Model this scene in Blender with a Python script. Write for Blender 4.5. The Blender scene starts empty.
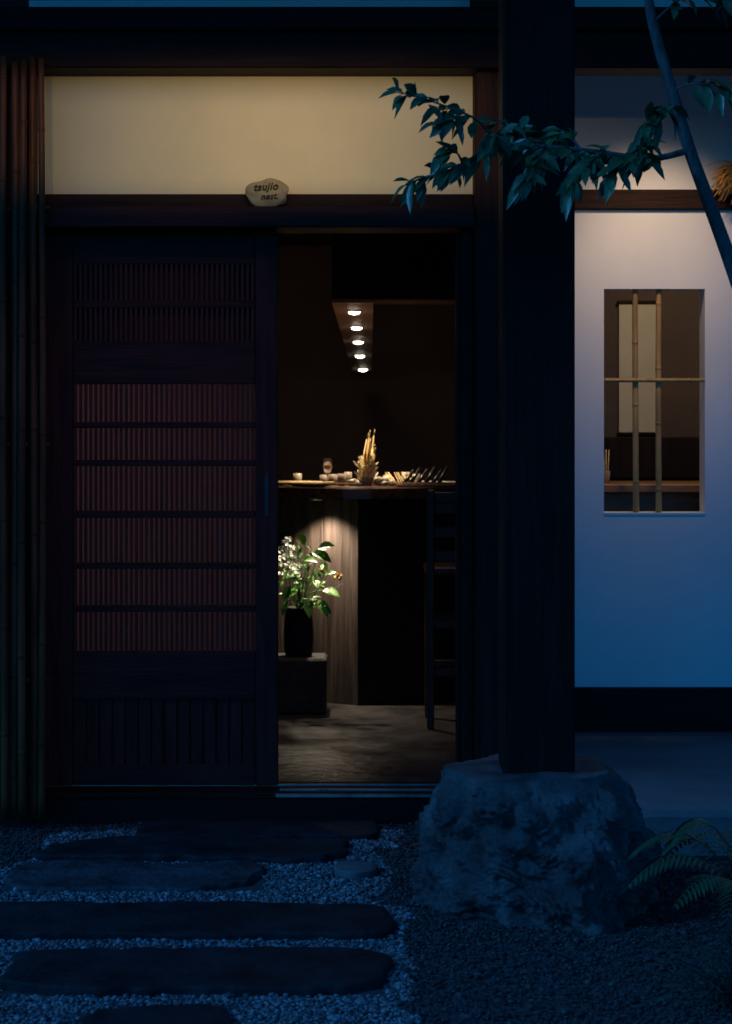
import bpy, bmesh, math, random
import numpy as np
from mathutils import Vector, Matrix, noise
R = random.Random(7)
sc = bpy.context.scene
sc.view_settings.view_transform = 'Standard'
sc.view_settings.look = 'None'
sc.view_settings.exposure = 0

# ------------------------------------------------------------------ materials
def mat(name, col, rough=0.6, var=0.25, scale=8, stretch=(1,1,1), bump=0.2, bscale=None, metal=0, spec=0.5,
        col2=None, detail=6, trans=0, bdist=0.01):
    m = bpy.data.materials.new(name); m.use_nodes = True
    nt = m.node_tree; b = nt.nodes['Principled BSDF']
    tc = nt.nodes.new('ShaderNodeTexCoord'); mp = nt.nodes.new('ShaderNodeMapping')
    mp.inputs['Scale'].default_value = stretch
    nt.links.new(tc.outputs['Object'], mp.inputs['Vector'])
    n = nt.nodes.new('ShaderNodeTexNoise'); n.inputs['Scale'].default_value = scale
    n.inputs['Detail'].default_value = detail; n.inputs['Roughness'].default_value = 0.62
    nt.links.new(mp.outputs[0], n.inputs['Vector'])
    cr = nt.nodes.new('ShaderNodeValToRGB')
    c1 = [c*(1-var) for c in col]; c2 = list(col2) if col2 else [min(1, c*(1+var)) for c in col]
    cr.color_ramp.elements[0].position = 0.32; cr.color_ramp.elements[1].position = 0.68
    cr.color_ramp.elements[0].color = (*c1, 1); cr.color_ramp.elements[1].color = (*c2, 1)
    nt.links.new(n.outputs['Fac'], cr.inputs[0]); nt.links.new(cr.outputs[0], b.inputs['Base Color'])
    rr = nt.nodes.new('ShaderNodeMapRange')
    rr.inputs['To Min'].default_value = max(0.02, rough-0.12); rr.inputs['To Max'].default_value = min(1, rough+0.12)
    nt.links.new(n.outputs['Fac'], rr.inputs['Value']); nt.links.new(rr.outputs[0], b.inputs['Roughness'])
    b.inputs['Metallic'].default_value = metal
    b.inputs['Specular IOR Level'].default_value = spec
    if trans: b.inputs['Transmission Weight'].default_value = trans
    if bump:
        n2 = nt.nodes.new('ShaderNodeTexNoise'); n2.inputs['Scale'].default_value = bscale or scale*3
        n2.inputs['Detail'].default_value = 8
        nt.links.new(mp.outputs[0], n2.inputs['Vector'])
        bp = nt.nodes.new('ShaderNodeBump'); bp.inputs['Strength'].default_value = bump; bp.inputs['Distance'].default_value = bdist
        nt.links.new(n2.outputs['Fac'], bp.inputs['Height']); nt.links.new(bp.outputs[0], b.inputs['Normal'])
    return m
def emis(name, col, s):
    m = bpy.data.materials.new(name); m.use_nodes = True
    b = m.node_tree.nodes['Principled BSDF']; b.inputs['Base Color'].default_value = (.8,.8,.8,1)
    b.inputs['Emission Color'].default_value = (*col,1); b.inputs['Emission Strength'].default_value = s
    return m

M_woodV = mat('dark_wood_vertical', (.040,.013,.009), .6, .5, 6, (6,6,.5), .35, spec=.12)
M_woodH = mat('dark_wood_horizontal', (.026,.011,.008), .65, .5, 6, (.5,6,6), .35, spec=.12)
M_door  = mat('door_wood', (.062,.016,.012), .55, .5, 6, (6,6,.5), .3, spec=.15)
M_doorH = mat('door_wood_rail', (.052,.014,.011), .55, .5, 6, (.5,6,6), .3, spec=.15)
M_slat  = mat('slat_wood', (.09,.028,.022), .6, .3, 8, (6,6,.6), .2, spec=.15)
M_pillar= mat('pillar_wood', (.014,.006,.004), .6, .5, 5, (7,7,.4), .4, spec=.12)
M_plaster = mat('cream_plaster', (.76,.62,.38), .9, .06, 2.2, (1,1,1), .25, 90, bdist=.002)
M_plasterW = mat('white_plaster', (.78,.77,.74), .9, .06, 2.0, (1,1,1), .25, 90, bdist=.002)
M_base = mat('base_board', (.012,.006,.005), .6, .3, 6, (.5,5,5), .2, spec=.15)
M_inwall = mat('interior_plaster', (.12,.085,.075), .9, .2, 2.5, (1,1,1), .3, 40)
M_inceil = mat('interior_ceiling', (.06,.045,.04), .8, .3, 4, (1,1,1), .2)
M_soffit = mat('soffit_wood', (.30,.22,.17), .55, .15, 8, (6,.5,6), .2)
M_concrete = mat('concrete_floor', (.045,.040,.041), .32, .7, 4.5, (1,1,1), .5, 18, spec=.4)
M_step = mat('terrace_concrete', (.13,.13,.13), .5, .35, 3, (1,1,1), .3, 30, spec=.3)
M_counter = mat('counter_wood', (.10,.04,.022), .28, .35, 8, (.7,6,6), .1, spec=.35)
M_panel = mat('counter_panel_wood', (.062,.044,.036), .6, .6, 5, (9,9,.5), .5, spec=.3)
M_panelD = mat('counter_side_wood', (.020,.012,.010), .6, .5, 7, (5,5,.35), .3, spec=.2)
M_slab = mat('dark_slab_stone', (.015,.015,.017), .7, .6, 6, (1,1,1), .8, 30, bdist=.012, spec=.2)
M_slabL = mat('pale_slab_stone', (.045,.045,.050), .7, .6, 7, (1,1,1), .9, 26, bdist=.02, spec=.3)
M_bamboo = mat('bamboo', (.13,.042,.016), .42, .5, 5, (4,4,.6), .15, spec=.15)
M_bambooY = mat('yellow_bamboo', (.42,.25,.08), .4, .35, 5, (4,4,1), .15)
M_bark = mat('tree_bark', (.08,.075,.07), .75, .5, 14, (3,3,1), .6, spec=.3)
M_leaf = mat('tree_leaf', (.040,.10,.038), .38, .6, 12, (1,1,1), .1)
M_fern = mat('fern_leaf', (.03,.08,.035), .5, .4, 10, (1,1,1), .1)
M_metal = mat('steel_rail', (.55,.55,.55), .3, .2, 10, (1,1,1), .05, metal=1)
M_black = mat('black_iron', (.02,.02,.022), .4, .3)
M_sign = mat('sign_stone', (.46,.34,.16), .75, .25, 20, (1,1,1), .4, 60)
M_ink = mat('ink', (.01,.008,.006), .7, .1, bump=0)
M_straw = mat('dry_straw', (.60,.30,.07), .7, .4, 20)
M_paper = mat('hanging_paper', (.72,.66,.55), .9, .1, 3)
M_green = mat('bright_leaf', (.17,.42,.05), .4, .35, 14, (1,1,1), .15)
M_green2 = mat('stem_green', (.10,.22,.06), .5, .3, 14)
M_white = mat('white_petal', (.85,.85,.76), .6, .1, 14)
M_yellow = mat('yellow_flower', (.70,.42,.04), .6, .3, 14)
M_vase = mat('vase_ceramic', (.020,.018,.017), .75, .3, spec=.2)
M_box = mat('stone_plinth', (.035,.030,.028), .8, .5, 9, (1,1,1), .6)
M_cream = mat('cream_wood', (.72,.54,.26), .6, .3, 20)
M_husk = mat('pale_husk', (.75,.68,.50), .7, .2, 20)
M_cer = mat('ceramic', (.34,.29,.24), .45, .4, 15)
M_glass = mat('glass', (1,1,1), .14, 0, bump=0, trans=1)
M_lamp = emis('downlight_lens', (1,.84,.66), 30)
M_roof = mat('roof_tile', (.06,.065,.07), .6, .3)

def rockmat():
    m=mat('rock',(.05,.05,.055),.40,.6,9,(1,1,.6),0,col2=(.24,.24,.24),detail=12,spec=.6); nt=m.node_tree; b=nt.nodes['Principled BSDF']
    tc=nt.nodes.new('ShaderNodeTexCoord'); last=None
    mp=nt.nodes.new('ShaderNodeMapping'); mp.inputs['Scale'].default_value=(1,1,.6); mp.inputs['Rotation'].default_value=(.2,.35,0)
    nt.links.new(tc.outputs['Object'],mp.inputs['Vector'])
    for i,(s,d,st) in enumerate(((11,.07,1),(32,.03,1),(100,.008,1))):
        n=nt.nodes.new('ShaderNodeTexNoise'); n.inputs['Scale'].default_value=s; n.inputs['Detail'].default_value=9; n.inputs['Roughness'].default_value=.75
        nt.links.new(mp.outputs[0],n.inputs['Vector'])
        bp=nt.nodes.new('ShaderNodeBump'); bp.inputs['Strength'].default_value=st; bp.inputs['Distance'].default_value=d
        nt.links.new(n.outputs['Fac'],bp.inputs['Height'])
        if last: nt.links.new(last.outputs[0],bp.inputs['Normal'])
        last=bp
    nt.links.new(last.outputs[0],b.inputs['Normal']); return m
M_rock=rockmat()
M_back=bpy.data.materials.new('slat_backing_paper'); M_back.use_nodes=True
nt=M_back.node_tree; b=nt.nodes['Principled BSDF']; b.inputs['Base Color'].default_value=(.10,.04,.03,1); b.inputs['Roughness'].default_value=.9; b.inputs['Specular IOR Level'].default_value=.1
tr=nt.nodes.new('ShaderNodeBsdfTranslucent'); tr.inputs['Color'].default_value=(.80,.58,.62,1)
ms=nt.nodes.new('ShaderNodeMixShader'); ms.inputs[0].default_value=.6
nt.links.new(b.outputs[0],ms.inputs[1]); nt.links.new(tr.outputs[0],ms.inputs[2]); nt.links.new(ms.outputs[0],nt.nodes['Material Output'].inputs['Surface'])

# ------------------------------------------------------------------ helpers
def empty(name, loc=(0,0,0)):
    e = bpy.data.objects.new(name, None); sc.collection.objects.link(e); e.location = loc; e.empty_display_size = .2
    return e
def addo(name, me, m=None, parent=None, smooth=False):
    o = bpy.data.objects.new(name, me); sc.collection.objects.link(o)
    if m and not me.materials: me.materials.append(m)
    if smooth:
        for p in me.polygons: p.use_smooth = True
    if parent: o.parent = parent
    return o
def bm_box(bm, x0,x1,y0,y1,z0,z1):
    vs = [bm.verts.new((x,y,z)) for z in (z0,z1) for y in (y0,y1) for x in (x0,x1)]
    for f in ((0,2,3,1),(4,5,7,6),(0,1,5,4),(2,6,7,3),(0,4,6,2),(1,3,7,5)):
        bm.faces.new([vs[i] for i in f])
def boxes(name, lst, m, parent=None, bevel=.003):
    bm = bmesh.new()
    for b in lst: bm_box(bm, *b)
    bmesh.ops.recalc_face_normals(bm, faces=bm.faces)
    if bevel: bmesh.ops.bevel(bm, geom=bm.edges[:], offset=bevel, segments=1, affect='EDGES')
    me = bpy.data.meshes.new(name); bm.to_mesh(me); bm.free()
    return addo(name, me, m, parent)
def box(name, x0,x1,y0,y1,z0,z1, m, parent=None, bevel=.003):
    return boxes(name, [(x0,x1,y0,y1,z0,z1)], m, parent, bevel)
def tube_data(pts, rads, seg=8):
    V=[];F=[]
    pts=[Vector(p) for p in pts]; n=len(pts)
    for i,p in enumerate(pts):
        t=(pts[min(i+1,n-1)]-pts[max(i-1,0)]).normalized()
        a=t.cross(Vector((0,1,0)));
        if a.length<.1: a=t.cross(Vector((1,0,0)))
        a.normalize(); b=t.cross(a).normalized()
        for k in range(seg):
            an=2*math.pi*k/seg
            V.append(p+rads[i]*(math.cos(an)*a+math.sin(an)*b))
    for i in range(n-1):
        for k in range(seg):
            F.append((i*seg+k,i*seg+(k+1)%seg,(i+1)*seg+(k+1)%seg,(i+1)*seg+k))
    F.append(tuple(range(seg))[::-1]); F.append(tuple((n-1)*seg+k for k in range(seg)))
    return V,F
class MB:
    def __init__(s): s.V=[]; s.F=[]
    def add(s,V,F):
        o=len(s.V); s.V+= [tuple(v) for v in V]; s.F+=[tuple(i+o for i in f) for f in F]
    def tube(s,pts,rads,seg=8):
        if not hasattr(rads,'__len__'): rads=[rads]*len(pts)
        s.add(*tube_data(pts,rads,seg))
    def leaf(s,base,d,L,W,droop=.25,up=None):
        d=Vector(d).normalized(); base=Vector(base)
        up=Vector(up) if up else Vector((R.uniform(-.5,.5),R.uniform(-1,-.1),R.uniform(.3,1)))
        side=d.cross(up)
        if side.length<.05: side=d.cross(Vector((0,1,0)))
        side.normalize(); nrm=side.cross(d).normalized()
        st=[0,.18,.42,.7,.9,1]; wd=[0,.34,.5,.4,.14,0]
        V=[];mi=[];li=[];ri=[]
        for t,w in zip(st,wd):
            c=base+d*L*t+Vector((0,0,-droop*L*t*t))
            mi.append(len(V)); V.append(c)
            if w>0:
                li.append(len(V)); V.append(c+side*W*w+nrm*W*w*.35)
                ri.append(len(V)); V.append(c-side*W*w+nrm*W*w*.35)
            else: li.append(None); ri.append(None)
        F=[]
        for i in range(5):
            for s_,fl in ((li,0),(ri,1)):
                q=[mi[i],s_[i],s_[i+1],mi[i+1]]; q=[a for a in q if a is not None]
                F.append(tuple(q[::-1] if fl else q))
        s.add(V,F)
    def obj(s,name,m,parent=None,smooth=True):
        me=bpy.data.meshes.new(name); me.from_pydata(s.V,[],s.F); me.update()
        return addo(name,me,m,parent,smooth)
def lathe(name, prof, loc, m, parent=None, seg=24, tilt=None):
    V=[];F=[]
    for r,z in prof:
        for k in range(seg):
            a=2*math.pi*k/seg; V.append((r*math.cos(a),r*math.sin(a),z))
    for i in range(len(prof)-1):
        for k in range(seg):
            F.append((i*seg+k,i*seg+(k+1)%seg,(i+1)*seg+(k+1)%seg,(i+1)*seg+k))
    F.append(tuple(range(seg))[::-1])
    me=bpy.data.meshes.new(name); me.from_pydata(V,[],F); me.update()
    o=addo(name,me,m,parent,True); o.location=loc
    if tilt: o.rotation_euler=tilt
    return o
def lump(name, loc, sx,sy,sz, m, parent=None, seed=0, amp=.15, sub=3, rot=0):
    bm=bmesh.new(); bmesh.ops.create_icosphere(bm,subdivisions=sub,radius=1)
    for v in bm.verts:
        p=v.co.copy(); k=1+amp*noise.noise(p*1.4+Vector((seed*7.3,0,0)))
        v.co=Vector((p.x*sx,p.y*sy,p.z*sz))*k
    me=bpy.data.meshes.new(name); bm.to_mesh(me); bm.free()
    o=addo(name,me,m,parent,True); o.location=loc; o.rotation_euler=(0,0,rot); return o

# ------------------------------------------------------------------ building
B = empty('wooden_restaurant_building')
box('plaster_band', -1.14,.37, 7.0,7.12, 2.15,2.66, M_plaster, B, 0)
box('upper_plaster', -1.17,.46, 7.0,7.12, 2.74,3.7, M_plasterW, B, 0)
box('upper_plaster_wing', .47,5, 7.02,7.14, 2.74,3.7, M_plasterW, B, 0)
box('eave_beam', -5.0,5.0, 6.83,6.998, 2.577,2.785, M_woodH, B, .006)
box('eave_beam_cap', -5.0,5.0, 6.79,6.83-.002, 2.70,2.765, M_woodH, B, .004)
box('door_lintel', -1.14,.37, 6.86,7.08, 2.04,2.112, M_doorH, B, .005)
box('lintel_upper', -1.14,.37, 6.945,7.08, 2.1135,2.163, M_woodH, B, .003)
box('left_post', -1.30,-1.142, 6.9,7.12, 0,2.575, M_woodV, B, .006)
box('door_jamb_post', .371,.47, 6.88,7.12, 0,2.575, M_woodV, B, .006)
box('upper_post', .36,.47, 6.9,6.998, 2.787,3.7, M_woodV, B, .006)
box('inner_jamb', .328,.369, 6.93,7.10, .08,2.038, M_woodV, B, .003)
box('jamb_stop', .312,.3265, 6.99,7.04, .10,2.036, M_door, B, .002)
box('wall_left', -5,-1.302, 7.0,7.12, 0,3.7, M_plasterW, B, 0)
box('entrance_side_wall', .40,.47, 7.122,8.0, 0,2.9, M_plasterW, B, 0)
box('sill_stone', -1.14,.37, 6.90,7.16, 0,.085, M_base, B, .006)
box('sill_board', -1.14,.37, 6.92,7.14, .0855,.105, M_woodH, B, .003)
boxes('sill_rail', [(-.30,.33,6.96,6.966,.105,.111),(-1.13,.33,7.056,7.062,.105,.111)], M_metal, B, 0)
box('sill_plate', -.31,.33, 6.912,6.9185, .090,.102, M_metal, B, .001)

wy0,wy1=8.0,8.13
boxes('wing_wall', [(.47,.944,wy0,wy1,.33,2.222),(1.345,5,wy0,wy1,.33,2.222),
                    (.944,1.345,wy0,wy1,.33,1.013),(.944,1.345,wy0,wy1,1.91,2.222)], M_plasterW, B, 0)
box('wing_upper_plaster', .47,5, 8.0,8.12, 2.304,3.7, M_plasterW, B, 0)
box('wing_beam', .47,5, 7.975,8.12, 2.224,2.302, M_woodH, B, .004)
box('wing_base_board', .47,5, 7.97,8.12, .10,.328, M_base, B, .004)
box('window_sill', .945,1.344, 7.995,8.12, 1.0135,1.022, M_plasterW, B, .001)
bars=MB()
def bamboo(mb, p0,p1,r,nodes,seg=12,wob=.004):
    p0=Vector(p0);p1=Vector(p1);L=(p1-p0).length;n=40;pts=[];rad=[]
    ph=R.uniform(0,6)
    for i in range(n+1):
        t=i/n
        pts.append(p0.lerp(p1,t)+Vector((math.sin(t*4+ph)*wob,0,0))); rad.append(r*(1-.12*t))
    mb.tube(pts,rad,seg)
    d=(p1-p0).normalized()
    k=R.uniform(.3,1)*nodes
    while k<L:
        c=p0+d*k+Vector((math.sin(k/L*4+ph)*wob,0,0)); rr=r*(1-.12*k/L)
        mb.tube([c-d*.007,c-d*.003,c+d*.001,c+d*.003,c+d*.007],[rr*1.0,rr*1.13,rr*1.04,rr*1.15,rr*1.0],seg)
        k+=nodes*R.uniform(.8,1.15)
bamboo(bars,(1.075,8.03,1.02),(1.072,8.03,1.912),.0125,.30,wob=.001)
bamboo(bars,(1.165,8.03,1.02),(1.166,8.03,1.912),.0125,.27,wob=.001)
bamboo(bars,(.944,8.01,1.548),(1.345,8.01,1.548),.009,.2,wob=0)
bars.obj('window_bamboo_bars',M_bambooY,B)
ez=.40
me=bpy.data.meshes.new('roof')
me.from_pydata([(-6,5.15,3.12+ez),(6,5.15,3.12+ez),(6,10.5,5.0+ez),(-6,10.5,5.0+ez),(-6,5.15,3.22+ez),(6,5.15,3.22+ez),(6,10.5,5.12+ez),(-6,10.5,5.12+ez),
 (6,16,3.3+ez),(-6,16,3.3+ez)],[],[(0,1,2,3),(4,7,6,5),(0,4,5,1),(1,5,6,2),(0,3,7,4),(6,7,9,8)])
addo('roof',me,M_roof,B)
boxes('rafters',[(x-.03,x+.03,5.2,7.0,3.02+ez,3.11+ez) for x in np.arange(-5.7,5.8,.45)],M_woodV,B,.003)
box('eave_purlin',-5.5,5.5,5.68,5.82,2.86+ez,3.018+ez,M_woodH,B,.005)
box('entrance_pillar', .384,.586, 5.65,5.852, .33,2.858+ez, M_pillar, B, .008)
# room
boxes('room_walls',[(-1.9,-1.8,7.2,13.7,.1,2.6),(.66,.74,8.13,13.7,.1,2.6),(-1.9,4.2,13.7,13.8,.1,2.6),
  (4.1,4.2,8.13,13.7,.1,2.6),(-1.8,-1.32,7.122,7.2,.1,2.6)],M_inwall,B,0)
boxes('room_ceiling',[(-1.9,.399,7.125,8.131,2.6,2.68),(-1.9,4.2,8.132,13.8,2.6,2.68)],M_inceil,B,0)
boxes('room_floor',[(-1.9,.399,7.162,8.131,0,.098),(-1.9,4.2,8.1315,13.8,0,.098)],M_concrete,B,0)
box('ceiling_drop',-.157,.655,9.24,9.55,1.945,2.598,M_inceil,B,.004)
sy0,sz0,sy1,sz1=9.28,1.937,13.3,1.70
me=bpy.data.meshes.new('downlight_soffit')
xa,xb=-.157,.034
me.from_pydata([(xa,sy0,sz0),(xb,sy0,sz0),(xb,sy1,sz1),(xa+.08,sy1,sz1),(xa,sy0,sz0+.1),(xb,sy0,sz0+.1),(xb,sy1,sz1+.1),(xa+.08,sy1,sz1+.1)],[],
 [(0,3,2,1),(0,1,5,4),(1,2,6,5),(2,3,7,6),(3,0,4,7),(4,5,6,7)])
addo('downlight_soffit',me,M_soffit,B)
sl=(sz1-sz0)/(sy1-sy0)
for i,(yy,px) in enumerate(((9.62,-.056),(10.3,-.047),(11.0,-.042),(11.8,-.035),(12.7,-.02))):
    zz=sz0+sl*(yy-sy0)
    lathe('downlight_trim_%d'%i,[(.034,.004),(.034,-.005),(.029,-.005),(.029,.002)],(px,yy,zz),M_metal,B)
    lathe('downlight_lens_%d'%i,[(.027,-.004),(.024,-.010),(.014,-.014),(.001,-.016)],(px,yy,zz),M_lamp,B)
    l=bpy.data.lights.new('downlight_%d'%i,'SPOT'); l.energy=80 if i<2 else 9; l.color=(1,.76,.48); l.spot_size=math.radians(80); l.spot_blend=.8; l.shadow_soft_size=.02
    o=bpy.data.objects.new('downlight_beam_%d'%i,l); sc.collection.objects.link(o); o.location=(px,yy,zz-.05); o.parent=B

# ---- sliding door
D=empty('sliding_door'); D.parent=B
x0,x1=-1.138,-.306
box('stile_left',x0,-1.02,7.005,7.045,.114,2.036,M_door,D)
box('stile_right',-.385,x1,7.005,7.045,.114,2.036,M_door,D,.004)
Z=lambda py:2.843-py/288
rows=[(264,300),(308,341),(384,422),(428,460),(466,511),(518,563),(569,606),(612,652)]
rails=[]
edges=[232]+[e for r in rows for e in r]
for a,b in zip(edges[0::2],edges[1::2]): rails.append((-1.0195,-.3855,7.008,7.042,Z(b)+.0,Z(a)))
rails.append((-1.0195,-.3855,7.008,7.042,Z(700),Z(652)))
rails.append((-1.0195,-.3855,7.008,7.042,.115,Z(765)))
boxes('rails',rails,M_doorH,D,.003)
sl_=[]
for a,b in rows:
    n=36
    for i in range(n):
        xc=-1.0195+(.634)*(i+.5)/n
        sl_.append((xc-.0046,xc+.0046,7.010,7.024,Z(b)-.003,Z(a)+.003))
boxes('slats',sl_,M_slat,D,0)
box('backing',-1.018,-.387,7.0435,7.0445,.12,Z(362),M_back,D,0)
box('upper_backing',-1.018,-.387,7.0435,7.0505,Z(362)+.001,2.03,M_slat,D,0)  # opaque board added to keep the top slat rows dim
pan=[]
for i in range(14):
    xc=-1.0195+.634*i/14
    pan.append((xc+.002,xc+.634/14-.002,7.02,7.034,Z(765)-.003,Z(700)+.003))
boxes('lower_panel_boards',pan,M_door,D,.002)
box('lower_panel_back',-1.018,-.387,7.035,7.043,Z(765)-.003,Z(700)+.003,M_doorH,D,0)
box('pull',-.352,-.338,7.001,7.0045,1.05,1.2,M_black,D,.001)

# ------------------------------------------------------------------ stone name sign on the lintel
S=lump('stone_name_sign',(-.337,6.90,2.160),.076,.026,.047,M_sign,None,3,.22,4)
for k,(txt,zz,sz,xx) in enumerate((('tsujio',.006,.036,-.047),('nest.',-.024,.030,-.022))):
    c=bpy.data.curves.new('t','FONT'); c.body=txt; c.size=sz; c.shear=.3; c.extrude=.0012; c.space_character=1.05; c.offset=.0006
    to=bpy.data.objects.new('t',c); sc.collection.objects.link(to)
    dg=bpy.context.evaluated_depsgraph_get(); dg.update()
    me=bpy.data.meshes.new_from_object(to.evaluated_get(dg)); bpy.data.objects.remove(to)
    me.materials.clear()
    o=addo('lettering_%d'%k,me,M_ink,S); o.rotation_euler=(math.radians(90),math.radians(-3),0); o.location=(xx,-.0285 if k==0 else -.0272,zz)

# ------------------------------------------------------------------ bamboo screen on the left
bs=MB()
for x,r,y in ((-1.092,.0125,6.80),(-1.122,.015,6.82),(-1.156,.014,6.79),(-1.188,.0155,6.82),(-1.222,.014,6.80),(-1.256,.015,6.82),(-1.29,.014,6.8),(-1.325,.015,6.82),(-1.36,.014,6.8)):
    bamboo(bs,(x,y,.04),(x+R.uniform(-.006,.006),y,2.60+R.uniform(-.015,.015)),r,.36)
BS=bs.obj('bamboo_screen',M_bamboo)
tie=MB()
for zz in (.5,1.3,2.1):
    tie.tube([(-1.39,6.845,zz),(-1.075,6.845,zz)],.008,6)
tie.obj('cross_rail',M_bamboo,BS)

# ------------------------------------------------------------------ foundation stone
def rock():
    bm=bmesh.new(); bmesh.ops.create_icosphere(bm,subdivisions=7,radius=1)
    planes=[]
    rr=random.Random(17)
    for i in range(54):
        a=rr.uniform(0,6.283); e=rr.uniform(-.22,.45)
        planes.append((Vector((math.cos(a)*math.cos(e),math.sin(a)*math.cos(e),math.sin(e))),rr.uniform(.88,1.03)+max(0,e)*.34))
    for v in bm.verts:
        p=v.co.normalized()
        rxy=(abs(p.x)**3.8+abs(p.y)**3.8)**(1/3.8)
        k=(rxy**16+abs(p.z)**16)**(-1/16)
        q=p*k*1.06
        w=Vector((noise.noise(q*2.1),noise.noise(q*2.1+Vector((9,0,0))),noise.noise(q*2.1+Vector((0,9,0)))))*.05
        for n,d in planes:
            dd=(q+w).dot(n)
            if dd>d: q-=n*(dd-d)*1.0
        side=1 if abs(q.z)<.93 else .45
        s=Vector((q.x+q.z*.25,q.y,q.z*.5))+w*1.5
        rg=0;am=1;fr=2.2
        for o_ in range(6):
            rg+=am*max(0,1-abs(noise.noise(s*fr+Vector((o_*5.1,3,1))))*3.2); am*=.6; fr*=2.05
        t1=noise.noise(Vector((q.x*2.6+5,q.y*2.6,q.z*1.8)))*5
        step=(math.floor(t1)+min(1,(t1-math.floor(t1))*6))/5
        t2=noise.noise(Vector((q.x*6+1,q.y*6,q.z*3.2+8)))*4
        step2=(math.floor(t2)+min(1,(t2-math.floor(t2))*6))/4
        f=1+(-.050*(rg-.7)+.15*step+.07*step2+noise.noise(q*26)*.008)*side
        q=Vector((q.x*f,q.y*f,q.z*(1+(f-1)*.4)))
        t=(q.z+1)/2
        x=q.x*.312*(1.10-.11*t)+.030*(1-t); y=q.y*.34*(1.10-.12*t)
        v.co=Vector((x,y,q.z*.205))
    me=bpy.data.meshes.new('foundation_stone'); bm.to_mesh(me); bm.free()
    o=addo('foundation_stone',me,M_rock,None,True); o.location=(.474,5.745,.172); return o
rock()

# ------------------------------------------------------------------ ground, terrace, gravel, slabs
gm=mat('ground_dark_gravel',(.04,.038,.038),.85,.5,70,(1,1,1),1.0,140,col2=(.085,.08,.08),bdist=.01)
me=bpy.data.meshes.new('ground')
me.from_pydata([(-200,-200,0),(200,-200,0),(200,200,0),(-200,200,0)],[],[(0,1,2,3)])
addo('ground',me,gm)
box('stone_terrace',.474,5,6.30,7.968,0,.160,M_step,None,.02)
def slab(name,xa,xb,ya,yb,h,m,seed,jit=.03,pw=6):
    cx,cy=(xa+xb)/2,(ya+yb)/2; hw,hd=(xb-xa)/2,(yb-ya)/2
    n=160; rings=[(1.0,-.01),(1.0,h-.008),(.992,h-.002),(.97,h)]+[(k,h) for k in (.85,.7,.5,.3,.12)]
    V=[];F=[]
    for s,z in rings:
        for k in range(n):
            a=2*math.pi*k/n; c,s_=math.cos(a),math.sin(a)
            r=(abs(c)**pw+abs(s_)**pw)**(-1/pw)
            x=c*r*hw;y=s_*r*hd
            j=noise.noise(Vector((x*4+seed,y*4,seed)))*jit+noise.noise(Vector((x*16+seed,y*16,seed)))*jit*.5
            x2=x*s+(c*j if s>.9 else c*j*s); y2=y*s+(s_*j if s>.9 else s_*j*s)
            zz=z+(.006*noise.noise(Vector((x2*5,y2*5,seed*3))) if z>0.001 else 0)
            V.append((cx+x2,cy+y2,zz))
    for i in range(len(rings)-1):
        for k in range(n): F.append((i*n+k,i*n+(k+1)%n,(i+1)*n+(k+1)%n,(i+1)*n+k))
    F.append(tuple((len(rings)-1)*n+k for k in range(n)))
    me=bpy.data.meshes.new(name); me.from_pydata(V,[],F); me.update()
    return addo(name,me,m,None,True)
SL=[(-.76,.05,6.62,6.90,.020,M_slab,1,.035,6),(-1.03,-.06,6.27,6.58,.022,M_slab,2,.07,3.5),
    (-1.08,-.30,5.88,6.24,.018,M_slabL,3,.06,4),(-1.25,.05,5.32,5.68,.022,M_slab,4,.035,7),
    (-.88,.05,4.80,5.17,.025,M_slab,5,.04,6),(-.66,-.33,4.30,4.66,.022,M_slab,6,.05,4)]
for s in SL: slab('stepping_stone',*s)
slab('stepping_stone',-.10,.035,6.05,6.22,.024,mat('round_stone',(.10,.10,.10),.7,.5,9,(1,1,1),.6,30,spec=.3),9,.01,2)

def inside_slab(x,y,mg=-.004):
    for s in SL:
        if s[0]-mg<x<s[1]+mg and s[2]-mg<y<s[3]+mg: return True
    return ((x+.03)/.075)**2+((y-6.13)/.09)**2<1
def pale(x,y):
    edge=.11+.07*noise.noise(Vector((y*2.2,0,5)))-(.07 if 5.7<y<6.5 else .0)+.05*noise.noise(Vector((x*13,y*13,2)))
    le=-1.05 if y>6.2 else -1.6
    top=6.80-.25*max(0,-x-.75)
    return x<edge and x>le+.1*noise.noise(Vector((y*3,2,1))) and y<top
ico=[];phi=(1+5**.5)/2
for a,b in ((-1,phi),(1,phi),(-1,-phi),(1,-phi)): ico.append((a,b,0))
for a,b in ((-1,phi),(1,phi),(-1,-phi),(1,-phi)): ico.append((0,a,b))
for a,b in ((-1,phi),(1,phi),(-1,-phi),(1,-phi)): ico.append((b,0,a))
ico=np.array(ico)/math.sqrt(1+phi*phi)
icf=np.array([(0,11,5),(0,5,1),(0,1,7),(0,7,10),(0,10,11),(1,5,9),(5,11,4),(11,10,2),(10,7,6),(7,1,8),(3,9,4),(3,4,2),(3,2,6),(3,6,8),(3,8,9),(4,9,5),(2,4,11),(6,2,10),(8,6,7),(9,8,1)])
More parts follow.
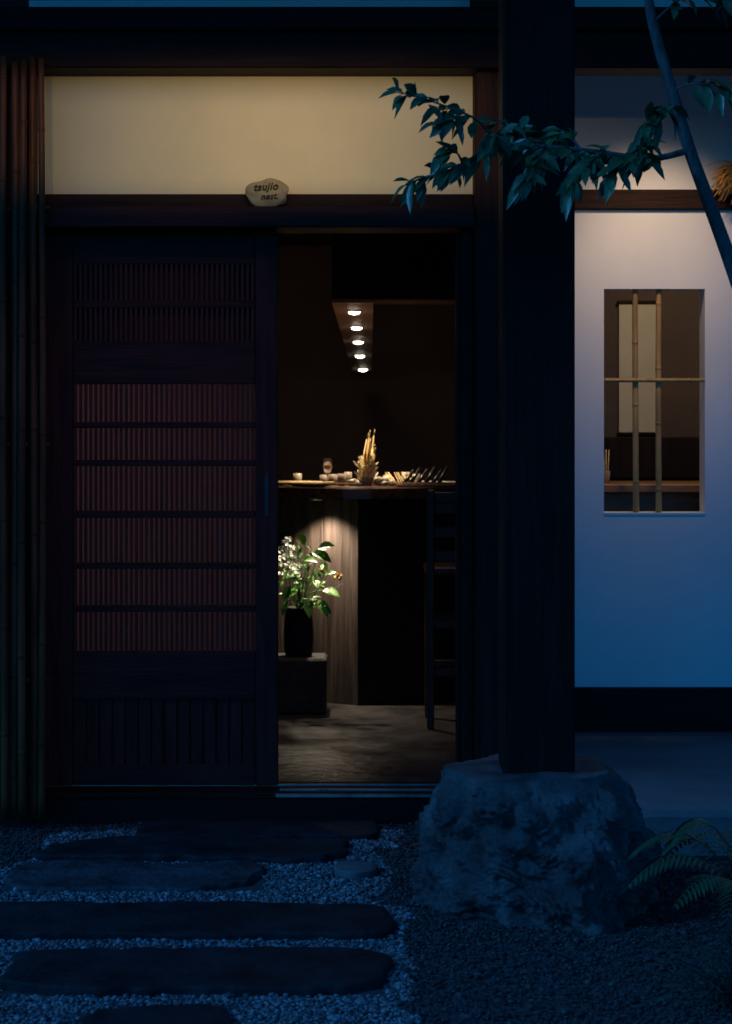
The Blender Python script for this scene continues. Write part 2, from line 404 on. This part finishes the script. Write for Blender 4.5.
def pebbles(name,cnt,cond,smin,smax,mats,seed):
    rs=np.random.RandomState(seed); P=[];Sz=[]
    while len(P)<cnt:
        y=rs.uniform(4.0,6.95); x=rs.uniform(-1.75,1.7)
        if inside_slab(x,y) or not cond(x,y): continue
        P.append((x,y,0)); Sz.append(rs.uniform(smin,smax)*(1.7 if rs.rand()<.06 else 1))
    P=np.array(P);Sz=np.array(Sz); n=len(P)
    sc3=np.stack([Sz*rs.uniform(.8,1.4,n),Sz*rs.uniform(.7,1.2,n),Sz*rs.uniform(.5,.85,n)],1)
    an=rs.uniform(0,6.28,n); ca,sa=np.cos(an),np.sin(an)
    v=ico[None]*sc3[:,None]*rs.uniform(.8,1.2,(n,12,1))
    x=v[...,0]*ca[:,None]-v[...,1]*sa[:,None]; y=v[...,0]*sa[:,None]+v[...,1]*ca[:,None]
    z=v[...,2]+(Sz*rs.uniform(.0,.9,n)+P[:,2])[:,None]
    V=np.stack([x+P[:,0:1],y+P[:,1:2],z],-1).reshape(-1,3)
    F=(icf[None]+(np.arange(n)*12)[:,None,None]).reshape(-1,3)
    me=bpy.data.meshes.new(name); me.vertices.add(len(V)); me.vertices.foreach_set('co',V.ravel().astype(np.float32))
    me.loops.add(F.size); me.loops.foreach_set('vertex_index',F.ravel().astype(np.int32))
    me.polygons.add(len(F)); me.polygons.foreach_set('loop_start',(np.arange(len(F))*3).astype(np.int32))
    try: me.polygons.foreach_set('loop_total',np.full(len(F),3,dtype=np.int32))
    except Exception: pass
    for m in mats: me.materials.append(m)
    mi=np.repeat(rs.randint(0,len(mats),n),20).astype(np.int32); me.polygons.foreach_set('material_index',mi)
    me.update(); me.validate()
    return addo(name,me)
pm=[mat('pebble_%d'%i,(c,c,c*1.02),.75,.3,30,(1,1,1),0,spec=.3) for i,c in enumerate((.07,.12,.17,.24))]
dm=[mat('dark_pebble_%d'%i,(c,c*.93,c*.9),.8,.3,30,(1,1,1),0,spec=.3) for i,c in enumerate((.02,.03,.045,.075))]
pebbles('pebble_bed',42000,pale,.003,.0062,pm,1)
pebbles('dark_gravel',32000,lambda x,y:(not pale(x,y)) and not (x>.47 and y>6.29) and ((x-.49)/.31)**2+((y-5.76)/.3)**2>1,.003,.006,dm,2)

# ------------------------------------------------------------------ tree
T=empty('tree')
wood=MB(); lv=MB()
def smooth(pts,n=5):
    pts=[Vector(p) for p in pts]; out=[]
    for i in range(len(pts)-1):
        p0=pts[max(i-1,0)];p1=pts[i];p2=pts[i+1];p3=pts[min(i+2,len(pts)-1)]
        for k in range(n):
            t=k/n
            out.append(.5*((2*p1)+(-p0+p2)*t+(2*p0-5*p1+4*p2-p3)*t*t+(-p0+3*p1-3*p2+p3)*t**3))
    out.append(pts[-1]); return out
def branch(pts,r0,r1,n=5):
    p=smooth(pts,n); m=len(p)
    wood.tube(p,[r0+(r1-r0)*i/(m-1) for i in range(m)],8); return p
def leaves_on(p,t0,step,size=(.045,.072),spread=1):
    L=0;acc=0
    tot=sum((p[i+1]-p[i]).length for i in range(len(p)-1))
    for i in range(len(p)-1):
        seg=(p[i+1]-p[i]); l=seg.length; k=0
        while acc<l:
            q=p[i]+seg*(acc/l); 
            if (L+acc)/tot>t0:
                d=seg.normalized()
                for s in (-1,1):
                    out=Vector((R.uniform(-1,1)*.6,R.uniform(-.8,.8),R.uniform(-.9,.45)))
                    dd=(d*R.uniform(.2,.9)+out*spread*.8)
                    st=R.uniform(0,.012)
                    lv.leaf(q+dd.normalized()*st,dd,R.uniform(*size),R.uniform(.020,.030),R.uniform(.1,.5))
            acc+=step*R.uniform(.7,1.3)
        acc-=l; L+=l
trunk=branch([(1.34,5.3,-.02),(1.30,5.28,.5),(1.18,5.25,1.1),(1.04,5.22,1.5),(.943,5.2,1.775),(.887,5.2,1.93),(.835,5.2,2.072),(.789,5.2,2.226),(.752,5.2,2.35),(.728,5.2,2.47),(.70,5.18,2.75),(.72,5.15,3.1),(.68,5.1,3.5)],.024,.009)
mb_=branch([(.835,5.2,2.072),(.732,5.17,2.046),(.603,5.15,2.058),(.474,5.14,2.071),(.345,5.16,2.077),(.216,5.2,2.02),(.14,5.22,2.0),(.10,5.24,1.985)],.009,.0018)
leaves_on(mb_,.12,.015)
b2=branch([(.345,5.16,2.077),(.29,5.12,2.13),(.242,5.1,2.154),(.139,5.1,2.19),(.075,5.1,2.205)],.004,.0012)
leaves_on(b2,.30,.014,(.040,.062))
subs=[([(.603,5.15,2.058),(.56,5.05,2.02),(.52,5.0,1.97),(.50,4.98,1.945)],.012),
 ([(.732,5.17,2.046),(.69,5.08,2.06),(.64,5.02,2.02),(.60,5.0,1.98)],.012),
 ([(.474,5.14,2.071),(.44,5.05,2.05),(.41,5.0,2.0),(.385,4.98,1.97)],.012),
 ([(.55,5.15,2.065),(.52,5.2,2.11),(.46,5.25,2.125),(.42,5.28,2.13)],.014),
 ([(.42,5.15,2.075),(.39,5.2,2.13),(.34,5.25,2.15)],.014),
 ([(.345,5.16,2.077),(.33,5.08,2.10),(.30,5.02,2.06)],.014),
 ([(.70,5.17,2.05),(.70,5.1,2.10),(.72,5.05,2.16)],.02),
 ([(.789,5.2,2.226),(.84,5.15,2.235),(.91,5.1,2.215),(1.0,5.05,2.17)],.016),
 ([(.80,5.2,2.18),(.76,5.12,2.17),(.72,5.05,2.13),(.69,5.0,2.09)],.016),
 ([(.25,5.19,2.03),(.23,5.15,2.06),(.19,5.12,2.05)],.018),
 ([(.24,5.1,2.155),(.22,5.06,2.13),(.17,5.04,2.12)],.018),
 ([(.74,5.2,2.40),(.82,5.15,2.46),(.92,5.1,2.45),(1.02,5.05,2.41)],.016),
 ([(.72,5.18,2.6),(.6,5.1,2.78),(.45,5.0,2.86),(.3,4.95,2.85)],.016),
 ([(.72,5.18,2.7),(.85,5.05,2.8),(1.0,4.95,2.8),(1.15,4.9,2.72)],.016),
 ([(1.04,5.22,1.5),(1.2,5.1,1.75),(1.4,5.05,1.85),(1.6,5.0,1.85)],.016)]
for p,st in subs:
    q=branch(p,.0035,.0012); leaves_on(q,.15,st)
wood.obj('trunk_and_branches',M_bark,T); lv.obj('foliage',M_leaf,T)

# ------------------------------------------------------------------ fern and sedge
fm=MB()
def frond(base,az,L,h,seed):
    n=26; pts=[]
    for i in range(n+1):
        t=i/n; pts.append(Vector(base)+Vector((math.cos(az)*L*t,math.sin(az)*L*t,h*math.sin(t*2.5)*1.0)))
    fm.tube(pts,[.003*(1-.7*i/n) for i in range(n+1)],5)
    for i in range(4,n):
        t=i/n; d=(pts[i+1]-pts[i-1]).normalized(); sd=d.cross(Vector((0,0,1))).normalized()
        w=.09*math.sin(math.pi*min(1,t*.85+.15))**.7
        for s in (-1,1):
            fm.leaf(pts[i],sd*s+d*.55+Vector((0,0,-.05)),w*R.uniform(.85,1.1),.011,.25,up=(0,0,1))
for i,(az,L,h) in enumerate(((3.3,.40,.22),(2.9,.40,.26),(3.7,.34,.18),(4.2,.34,.18),(2.4,.34,.24),(1.7,.33,.24),(.8,.36,.24),(0,.38,.22),(5.2,.36,.2),(3.05,.30,.30))):
    frond((1.08,5.40,.0),az,L,h,i)
fm.obj('fern',M_fern)
gs=MB()
for i in range(90):
    a=R.uniform(0,6.28); L=R.uniform(.12,.34); h=R.uniform(.05,.17); b=Vector((.90+R.gauss(0,.05),4.70+R.gauss(0,.05),0))
    pts=[b+Vector((math.cos(a)*L*t,math.sin(a)*L*t,h*math.sin(t*2.3))) for t in (0,.2,.4,.6,.8,1)]
    gs.tube(pts,[.0022,.002,.0018,.0015,.001,.0004],4)
gs.obj('sedge_grass',mat('sedge_blade',(.02,.04,.025),.6,.4,10,(1,1,1),0,spec=.3))

# ------------------------------------------------------------------ straw ornament at the wing beam
st=MB()
for i in range(190):
    a=R.uniform(-1,1); L=R.uniform(.06,.12)
    b=Vector((1.48+R.gauss(0,.02),7.88+R.gauss(0,.012),2.37+R.gauss(0,.012)))
    d=Vector((-.9+R.gauss(0,.35),R.gauss(0,.25),-.1+a*.45)).normalized()
    pts=[b+d*L*t+Vector((0,0,-.05*t*t)) for t in (0,.35,.7,1)]
    st.tube(pts,[.0016,.0024,.003,.0008],4)
for i in range(40):
    a=R.uniform(0,6.28); st.tube([(1.48,7.89,2.37),(1.5+.02*math.cos(a),7.90+.015*math.sin(a),2.34),(1.6+.03*math.cos(a),7.94,2.30)],.002,4)
st.obj('straw_ornament',M_straw)

# ------------------------------------------------------------------ counter
C=empty('bar_counter')
def prism(name,pts,z0,z1,m,parent,bev=.004):
    bm=bmesh.new(); a=[bm.verts.new((x,y,z0)) for x,y in pts]; b=[bm.verts.new((x,y,z1)) for x,y in pts]; n=len(pts)
    bm.faces.new(a[::-1]); bm.faces.new(b)
    for i in range(n): bm.faces.new((a[i],a[(i+1)%n],b[(i+1)%n],b[i]))
    bmesh.ops.recalc_face_normals(bm,faces=bm.faces)
    if bev: bmesh.ops.bevel(bm,geom=bm.edges[:],offset=bev,segments=2,affect='EDGES')
    me=bpy.data.meshes.new(name); bm.to_mesh(me); bm.free(); return addo(name,me,m,parent)
prism('worktop',[(-1.1,9.55),(-.10,8.86),(.02,8.86),(.655,9.10),(.655,10.2),(-1.1,10.2)],1.045,1.09,M_counter,C)
A=Vector((-1.0,9.80));Bp=Vector((-.035,9.16)); nb=6
bm=bmesh.new()
for i in range(nb):
    p=A.lerp(Bp,i/nb+.0015);q=A.lerp(Bp,(i+1)/nb-.0015); dn=Vector((-(Bp-A).y,(Bp-A).x)).normalized()*.03
    vs=[bm.verts.new((*c,z)) for z in (.10,1.043) for c in (p,q,q+dn,p+dn)]
    for f in ((0,1,5,4),(1,2,6,5),(2,3,7,6),(3,0,4,7),(4,5,6,7)): bm.faces.new([vs[k] for k in f])
bmesh.ops.recalc_face_normals(bm,faces=bm.faces)
bmesh.ops.bevel(bm,geom=bm.edges[:],offset=.0015,segments=1,affect='EDGES')
me=bpy.data.meshes.new('front_boards'); bm.to_mesh(me); bm.free(); addo('front_boards',me,M_panel,C)
prism('side_panel',[(-.033,9.155),(.655,9.36),(.655,9.40),(-.02,9.20)],.10,1.043,M_panelD,C)
prism('toe_kick',[(-.6,9.53),(-.0,9.21),(.655,9.41),(.655,9.5),(-.6,9.7)],.10,1.04,M_panelD,C)
lathe('under_counter_lamp',[(.03,.0),(.03,-.012),(.024,-.014),(.001,-.006)],(-.225,9.16,1.044),M_metal,C)
def spot(name,loc,tgt,e,col,ang,blend=.6,soft=.03,parent=None):
    l=bpy.data.lights.new(name,'SPOT'); l.energy=e; l.color=col; l.spot_size=math.radians(ang); l.spot_blend=blend; l.shadow_soft_size=soft
    o=bpy.data.objects.new(name,l); sc.collection.objects.link(o); o.location=loc
    o.rotation_euler=(Vector(tgt)-Vector(loc)).to_track_quat('-Z','Y').to_euler()
    if parent: o.parent=parent
    return o
spot('under_counter_beam',(-.225,9.16,1.02),(-.26,9.06,0),40,(1,.84,.62),122,.9,.015,C)

# flowers
Fl=empty('flower_arrangement')
FY=8.98
box('plinth',-.42,-.175,8.86,9.10,.10,.345,M_box,Fl,.01)
lathe('vase',[(.058,0),(.064,.02),(.066,.10),(.062,.17),(.056,.20),(.058,.215),(.05,.215),(.046,.18)],(-.30,FY,.346),M_vase,Fl)
gl=MB(); sm=MB(); wf=MB(); yf=MB()
def stem(p,r=.0022): sm.tube(smooth(p,4),r,5)
base=Vector((-.30,FY,.55))
def W(px,py,y=FY-.03): return Vector(((px-366)/2016*y,y,1.35-(py-430)/2016*y))
big=[((305,545),(-.35,-.3,.9),.085,.05),((318,548),(.8,-.3,.35),.09,.055),((312,552),(.9,-.4,-.2),.10,.06),((300,548),(-.2,-.5,.8),.07,.045),
 ((322,590),(.9,-.4,-.05),.09,.055),((318,600),(.6,-.4,-.7),.08,.05),((308,598),(.1,-.6,-.8),.08,.045),((298,590),(-.7,-.5,-.3),.08,.045),
 ((290,585),(-.4,-.5,-.8),.07,.04),((300,570),(-.5,-.6,.3),.07,.04),((325,575),(.9,-.2,.5),.06,.035),((296,575),(-.9,-.3,.0),.07,.04),
 ((308,565),(.3,-.8,.4),.055,.035),((288,600),(-.3,-.6,-.7),.07,.035),((315,580),(.2,-.8,-.3),.06,.035),((305,560),(.7,-.6,.2),.08,.05)]
for (p,d,L,w) in big:
    b=W(*p)+Vector((0,R.uniform(-.06,.03),0)); stem([base+Vector((R.uniform(-.015,.015),0,-.02)),(base+b)/2+Vector((R.uniform(-.02,.02),0,.02)),b])
    gl.leaf(b,d,L,w,.25,up=(R.uniform(-.2,.2),-.6,1.0))
for i in range(80):
    c=W(R.uniform(282,328),R.uniform(545,608))+Vector((0,R.uniform(-.07,.07),0))
    d=Vector((R.gauss(0,1),R.gauss(-.3,.6),R.gauss(.1,.8)))
    gl.leaf(c,d,R.uniform(.02,.045),R.uniform(.008,.02),.2)
    if i%3==0: stem([base,(base+c)/2,c],.0013)
for i in range(26):
    c=W(R.uniform(276,301),R.uniform(538,578))+Vector((0,R.uniform(-.05,.03),0))
    for k in range(7):
        a=k*6.283/7; wf.leaf(c,(math.cos(a),-.6*math.sin(a)-.2,math.sin(a)*.7),.020,.015,.05,up=(0,-.7,1))
    if i%4==0: stem([base,(base+c)/2+Vector((-.02,0,0)),c],.0013)
c=W(338,576); stem([base,W(318,590),W(330,572),c],.0018)
for k in range(40):
    d=Vector((R.gauss(0,1),R.gauss(0,1),R.gauss(0,1))).normalized(); yf.leaf(c,d,.022,.008,.1)
stem([base,W(322,575),W(330,560),W(336,553)],.0014); stem([base,W(320,570),W(328,555)],.0014)
stem([W(318,590),W(332,590),W(343,583)],.0014)
sm.obj('stems',M_green2,Fl); gl.obj('leaves',M_green,Fl); wf.obj('white_blossoms',M_white,Fl); yf.obj('yellow_blossom',M_yellow,Fl)

# counter-top things (surface z 1.09)
zt=1.0905
K=MB(); 
for i in range(20):
    a=R.uniform(0,6.28); r=.035*math.sqrt(R.random()); x,y=.0+r*math.cos(a),9.42+r*math.sin(a)
    h=R.uniform(.10,.24); dx=R.gauss(.02,.018)
    K.tube([(x-.01,y,zt),(x+dx*.5,y,zt+h*.5),(x+dx,y,zt+h)],[.008,.007,.003],6)
    K.tube([(x+dx,y,zt+h),(x+dx*1.3,y,zt+h+.03)],[.002,.001],4)
KB=K.obj('skewer_bundle',M_cream)
hk=MB()
for i in range(90):
    a=R.uniform(0,6.28); r=R.uniform(.015,.06); h=R.uniform(0,.13)*(1-r*6)+.0
    hk.leaf((.0+r*.7*math.cos(a),9.41+r*.7*math.sin(a),zt+.01+max(0,h)),(math.cos(a)*.5,math.sin(a)*.5,1),R.uniform(.03,.06),.012,.3)
hk.obj('husks',M_husk,KB)
lathe('holder',[(.030,0),(.036,.02),(.037,.04),(.032,.04),(.03,.01)],(.0,9.42,zt),M_cer,KB)
for i,(x,y,s) in enumerate(((.07,9.38,.03),(.10,9.45,.036),(.055,9.5,.03),(-.06,9.40,.024),(.12,9.36,.02),(-.035,9.34,.018),(.085,9.32,.016))):
    lump('decorative_stone',(x,y,zt+s*.6),s,s*.9,s*.8,M_cer,None,i+20,.5,2)
for x,y,r,h in ((-.115,9.4,.019,.055),(-.155,9.5,.02,.05),(-.085,9.55,.018,.06),(-.20,9.62,.02,.045),(.19,9.56,.02,.06),(.24,9.62,.018,.05),(-.33,9.72,.02,.05)):
    lathe('sake_cup',[(r*.7,0),(r,.01),(r*1.05,h),(r*.9,h),(r*.8,.012)],(x,y,zt),M_cer)
lathe('wine_glass',[(.022,0),(.022,.002),(.003,.006),(.003,.05),(.016,.065),(.022,.09),(.018,.125),(.017,.125),(.02,.09),(.014,.067),(.001,.055)],(-.18,9.45,zt),M_glass)
for i,(x,y,rot) in enumerate(((-.30,9.30,.1),(-.42,9.42,.0),(-.28,9.55,.05),(-.22,9.20,0),(.30,9.60,0),(.42,9.52,0))):
    p=lathe('serving_plate',[(.03,0),(.055,.006),(.075,.014),(.073,.016),(.03,.005),(.001,.004)],(x,y,zt),M_cer)
ch=MB(); 
for x,y in ((-.30,9.20),(-.40,9.30),(-.25,9.33),(.28,9.15),(-.12,9.08),(-.36,9.48)):
    for o in (0,.012): ch.tube([(x-.1,y+o,zt+.018),(x+.1,y+o+.02,zt+.016)],[.002,.0035],6)
ch.obj('chopsticks',M_cream)
kn=MB()
for i,(x,h) in enumerate(((.17,.07),(.20,.08),(.235,.075),(.27,.085),(.30,.07),(.33,.09))):
    kn.tube([(x,9.3,zt+.004),(x+.05,9.36,zt+h)],[.010,.007],8)
KN=kn.obj('rolled_menus',mat('dark_lacquer',(.02,.02,.022),.3,.3))
box('tray',.14,.42,9.2,9.42,zt,zt+.008,M_counter,KN,.002)
sk=MB()
for i in range(9):
    x=.12+i*.012; sk.tube([(x,9.28,zt+.01),(x-.03+R.gauss(0,.01),9.5,zt+.06)],[.003,.0015],5)
sk.obj('bamboo_skewers',M_cream)

# chair
Hc=empty('bar_chair')
M_chair=mat('chair_wood',(.035,.02,.015),.45,.4,7,(5,5,.5),.2,spec=.35)
cx0,cx1,cy0,cy1=.255,.60,8.42,8.78
boxes('legs',[(a,a+.03,b,b+.03,.10,h) for a in (cx0,cx1-.03) for b,h in ((cy0,1.10),(cy1-.03,.74))],M_chair,Hc,.004)
boxes('back_slats',[(cx0+.031,cx1-.031,cy0+.006,cy0+.022,z,z+.045) for z in (.80,.90,1.00,1.045)],M_chair,Hc,.003)
boxes('stretchers',[(cx0+.031,cx1-.031,b,b+.02,z,z+.03) for z in (.32,.52) for b in (cy0+.005,cy1-.025)],M_chair,Hc,.003)
box('seat',cx0-.005,cx1+.005,cy0+.032,cy1+.01,.741,.775,M_chair,Hc,.008)

# things in the wing room seen through the window
M_tbl=mat('table_wood',(.22,.11,.05),.5,.35,8,(.7,6,6),.1)
tb=box('window_table',.85,2.2,8.35,8.95,1.09,1.125,M_tbl,None,.004)
box('front',.87,2.18,8.42,8.44,.10,1.088,M_tbl,tb,.002)
Sc=empty('hanging_scroll')
box('paper',1.165,1.335,9.28,9.284,1.34,1.93,M_paper,Sc,0)
boxes('rollers',[(1.155,1.345,9.27,9.29,1.325,1.339),(1.155,1.345,9.27,9.29,1.931,1.945)],M_panelD,Sc,.003)
box('wing_partition',.745,4.09,9.30,9.36,.10,2.59,M_inwall,B,0)
box('dark_cabinet',1.0,2.0,9.12,9.26,1.13,1.318,M_panelD,tb,.004)
lathe('sake_cup',[(.014,0),(.02,.01),(.022,.05),(.018,.05)],(1.02,8.6,1.126),M_cer)
c2=MB()
for k in range(5): c2.tube([(1.0+k*.006,8.55,1.127),(.985+k*.012,8.57,1.127+.14)],[.0025,.002],5)
c2.obj('chopsticks',M_cream)

# ------------------------------------------------------------------ lamps (some are unseen added fills)
warm=(1,.76,.38)
boxes('wall_washer_slot_shield',[(-1.35,.42,5.20,5.42,2.505,2.511),(-1.35,.42,5.20,5.42,2.62,2.626),(-1.35,.42,5.20,5.206,2.5115,2.6195),
   (-1.35,.42,5.414,5.42,2.5115,2.529),(-1.35,.42,5.414,5.42,2.561,2.6195),(-1.356,-1.3505,5.20,5.42,2.505,2.626),(.4205,.426,5.20,5.42,2.505,2.626)],M_black,B,0)  # unseen trough, added so its slot trims the wash to the plaster band
boxes('washer_hangers',[(x-.006,x+.006,5.3,5.312,2.627,3.5) for x in (-1.1,-.45,.25)],M_black,B,0)
for i,x in enumerate((-1.05,-.65,-.25,.12)):
    spot('wall_washer_%d'%i,(x,5.30,2.560),(x-.0,7,2.38),(6,16,25,18)[i],warm,56,1,.008,B)
lathe('door_fill_can',[(.03,0),(.035,.02),(.035,.08),(.015,.09)],(-.55,5.60,2.86),M_black,B)  # invented can for the added door fill, out of view
spot('door_warm_fill',(-.55,5.60,2.84),(-.72,7,1.15),11,(1,.42,.26),52,1,.05,B)  # added fill light, warms the dark door wood
spot('wing_spot_beam',(1.10,7.25,2.66),(1.13,8,1.96),29,(1,.70,.46),62,1,.05,B)
lathe('wing_spotlight',[(.03,0),(.035,.02),(.035,.09),(.02,.10)],(1.10,7.2,2.72),M_black,B)
def area(name,loc,tgt,e,col,sx,sy,parent=None):
    l=bpy.data.lights.new(name,'AREA'); l.energy=e; l.color=col; l.shape='RECTANGLE'; l.size=sx; l.size_y=sy
    o=bpy.data.objects.new(name,l); sc.collection.objects.link(o); o.location=loc
    o.rotation_euler=(Vector(tgt)-Vector(loc)).to_track_quat('-Z','Y').to_euler()
    if parent: o.parent=parent
spot('room_floor_beam',(-.05,8.45,2.55),(-.05,8.35,0),20,(1,.74,.62),58,1,.06,B)
spot('door_backing_fill',(-1.25,8.7,2.3),(-.95,7.05,.95),20,(1,.70,.57),58,1,.08,B)  # added spot behind the door, makes its paper backing glow
area('room_back_fill',(-.3,11.8,2.58),(-.3,12.6,1.0),2.2,(1,.68,.50),.5,.3,B)  # added fill without a fixture, lifts the back wall
area('wing_room_fill',(1.35,8.28,2.58),(1.3,9.0,1.2),6,(1,.78,.52),.2,.2,B)  # added fill without a fixture, brightens scroll and table front

# ------------------------------------------------------------------ world + dusk sun
w=bpy.data.worlds.new('World'); sc.world=w; w.use_nodes=True
nt=w.node_tree; bg=nt.nodes['Background']
sky=nt.nodes.new('ShaderNodeTexSky'); sky.sky_type='NISHITA'; sky.sun_disc=False
sky.sun_elevation=math.radians(15); sky.sun_rotation=math.radians(20); sky.ozone_density=6; sky.air_density=1.0; sky.dust_density=.3
mx=nt.nodes.new('ShaderNodeMix'); mx.data_type='RGBA'; mx.blend_type='MULTIPLY'; mx.inputs[0].default_value=1
nt.links.new(sky.outputs[0],mx.inputs[6]); mx.inputs[7].default_value=(.05,.56,1,1)
nt.links.new(mx.outputs[2],bg.inputs['Color']); bg.inputs['Strength'].default_value=.14
l=bpy.data.lights.new('dusk_sun','SUN'); l.energy=1.3; l.color=(.07,.38,1); l.angle=math.radians(9)
o=bpy.data.objects.new('dusk_sun',l); sc.collection.objects.link(o)
o.rotation_euler=Vector((.72,.30,-.60)).to_track_quat('-Z','Y').to_euler()

# ------------------------------------------------------------------ camera
cd=bpy.data.cameras.new('camera'); cam=bpy.data.objects.new('camera',cd); sc.collection.objects.link(cam)
cam.location=(0,0,1.35); cam.rotation_euler=(math.radians(90),0,0)
cd.sensor_fit='VERTICAL'; cd.sensor_height=36; cd.lens=2016/1024*36; cd.shift_y=-82/1024; cd.clip_end=600
cd.dof.use_dof=True; cd.dof.focus_distance=6.3; cd.dof.aperture_fstop=5.6
sc.camera=cam
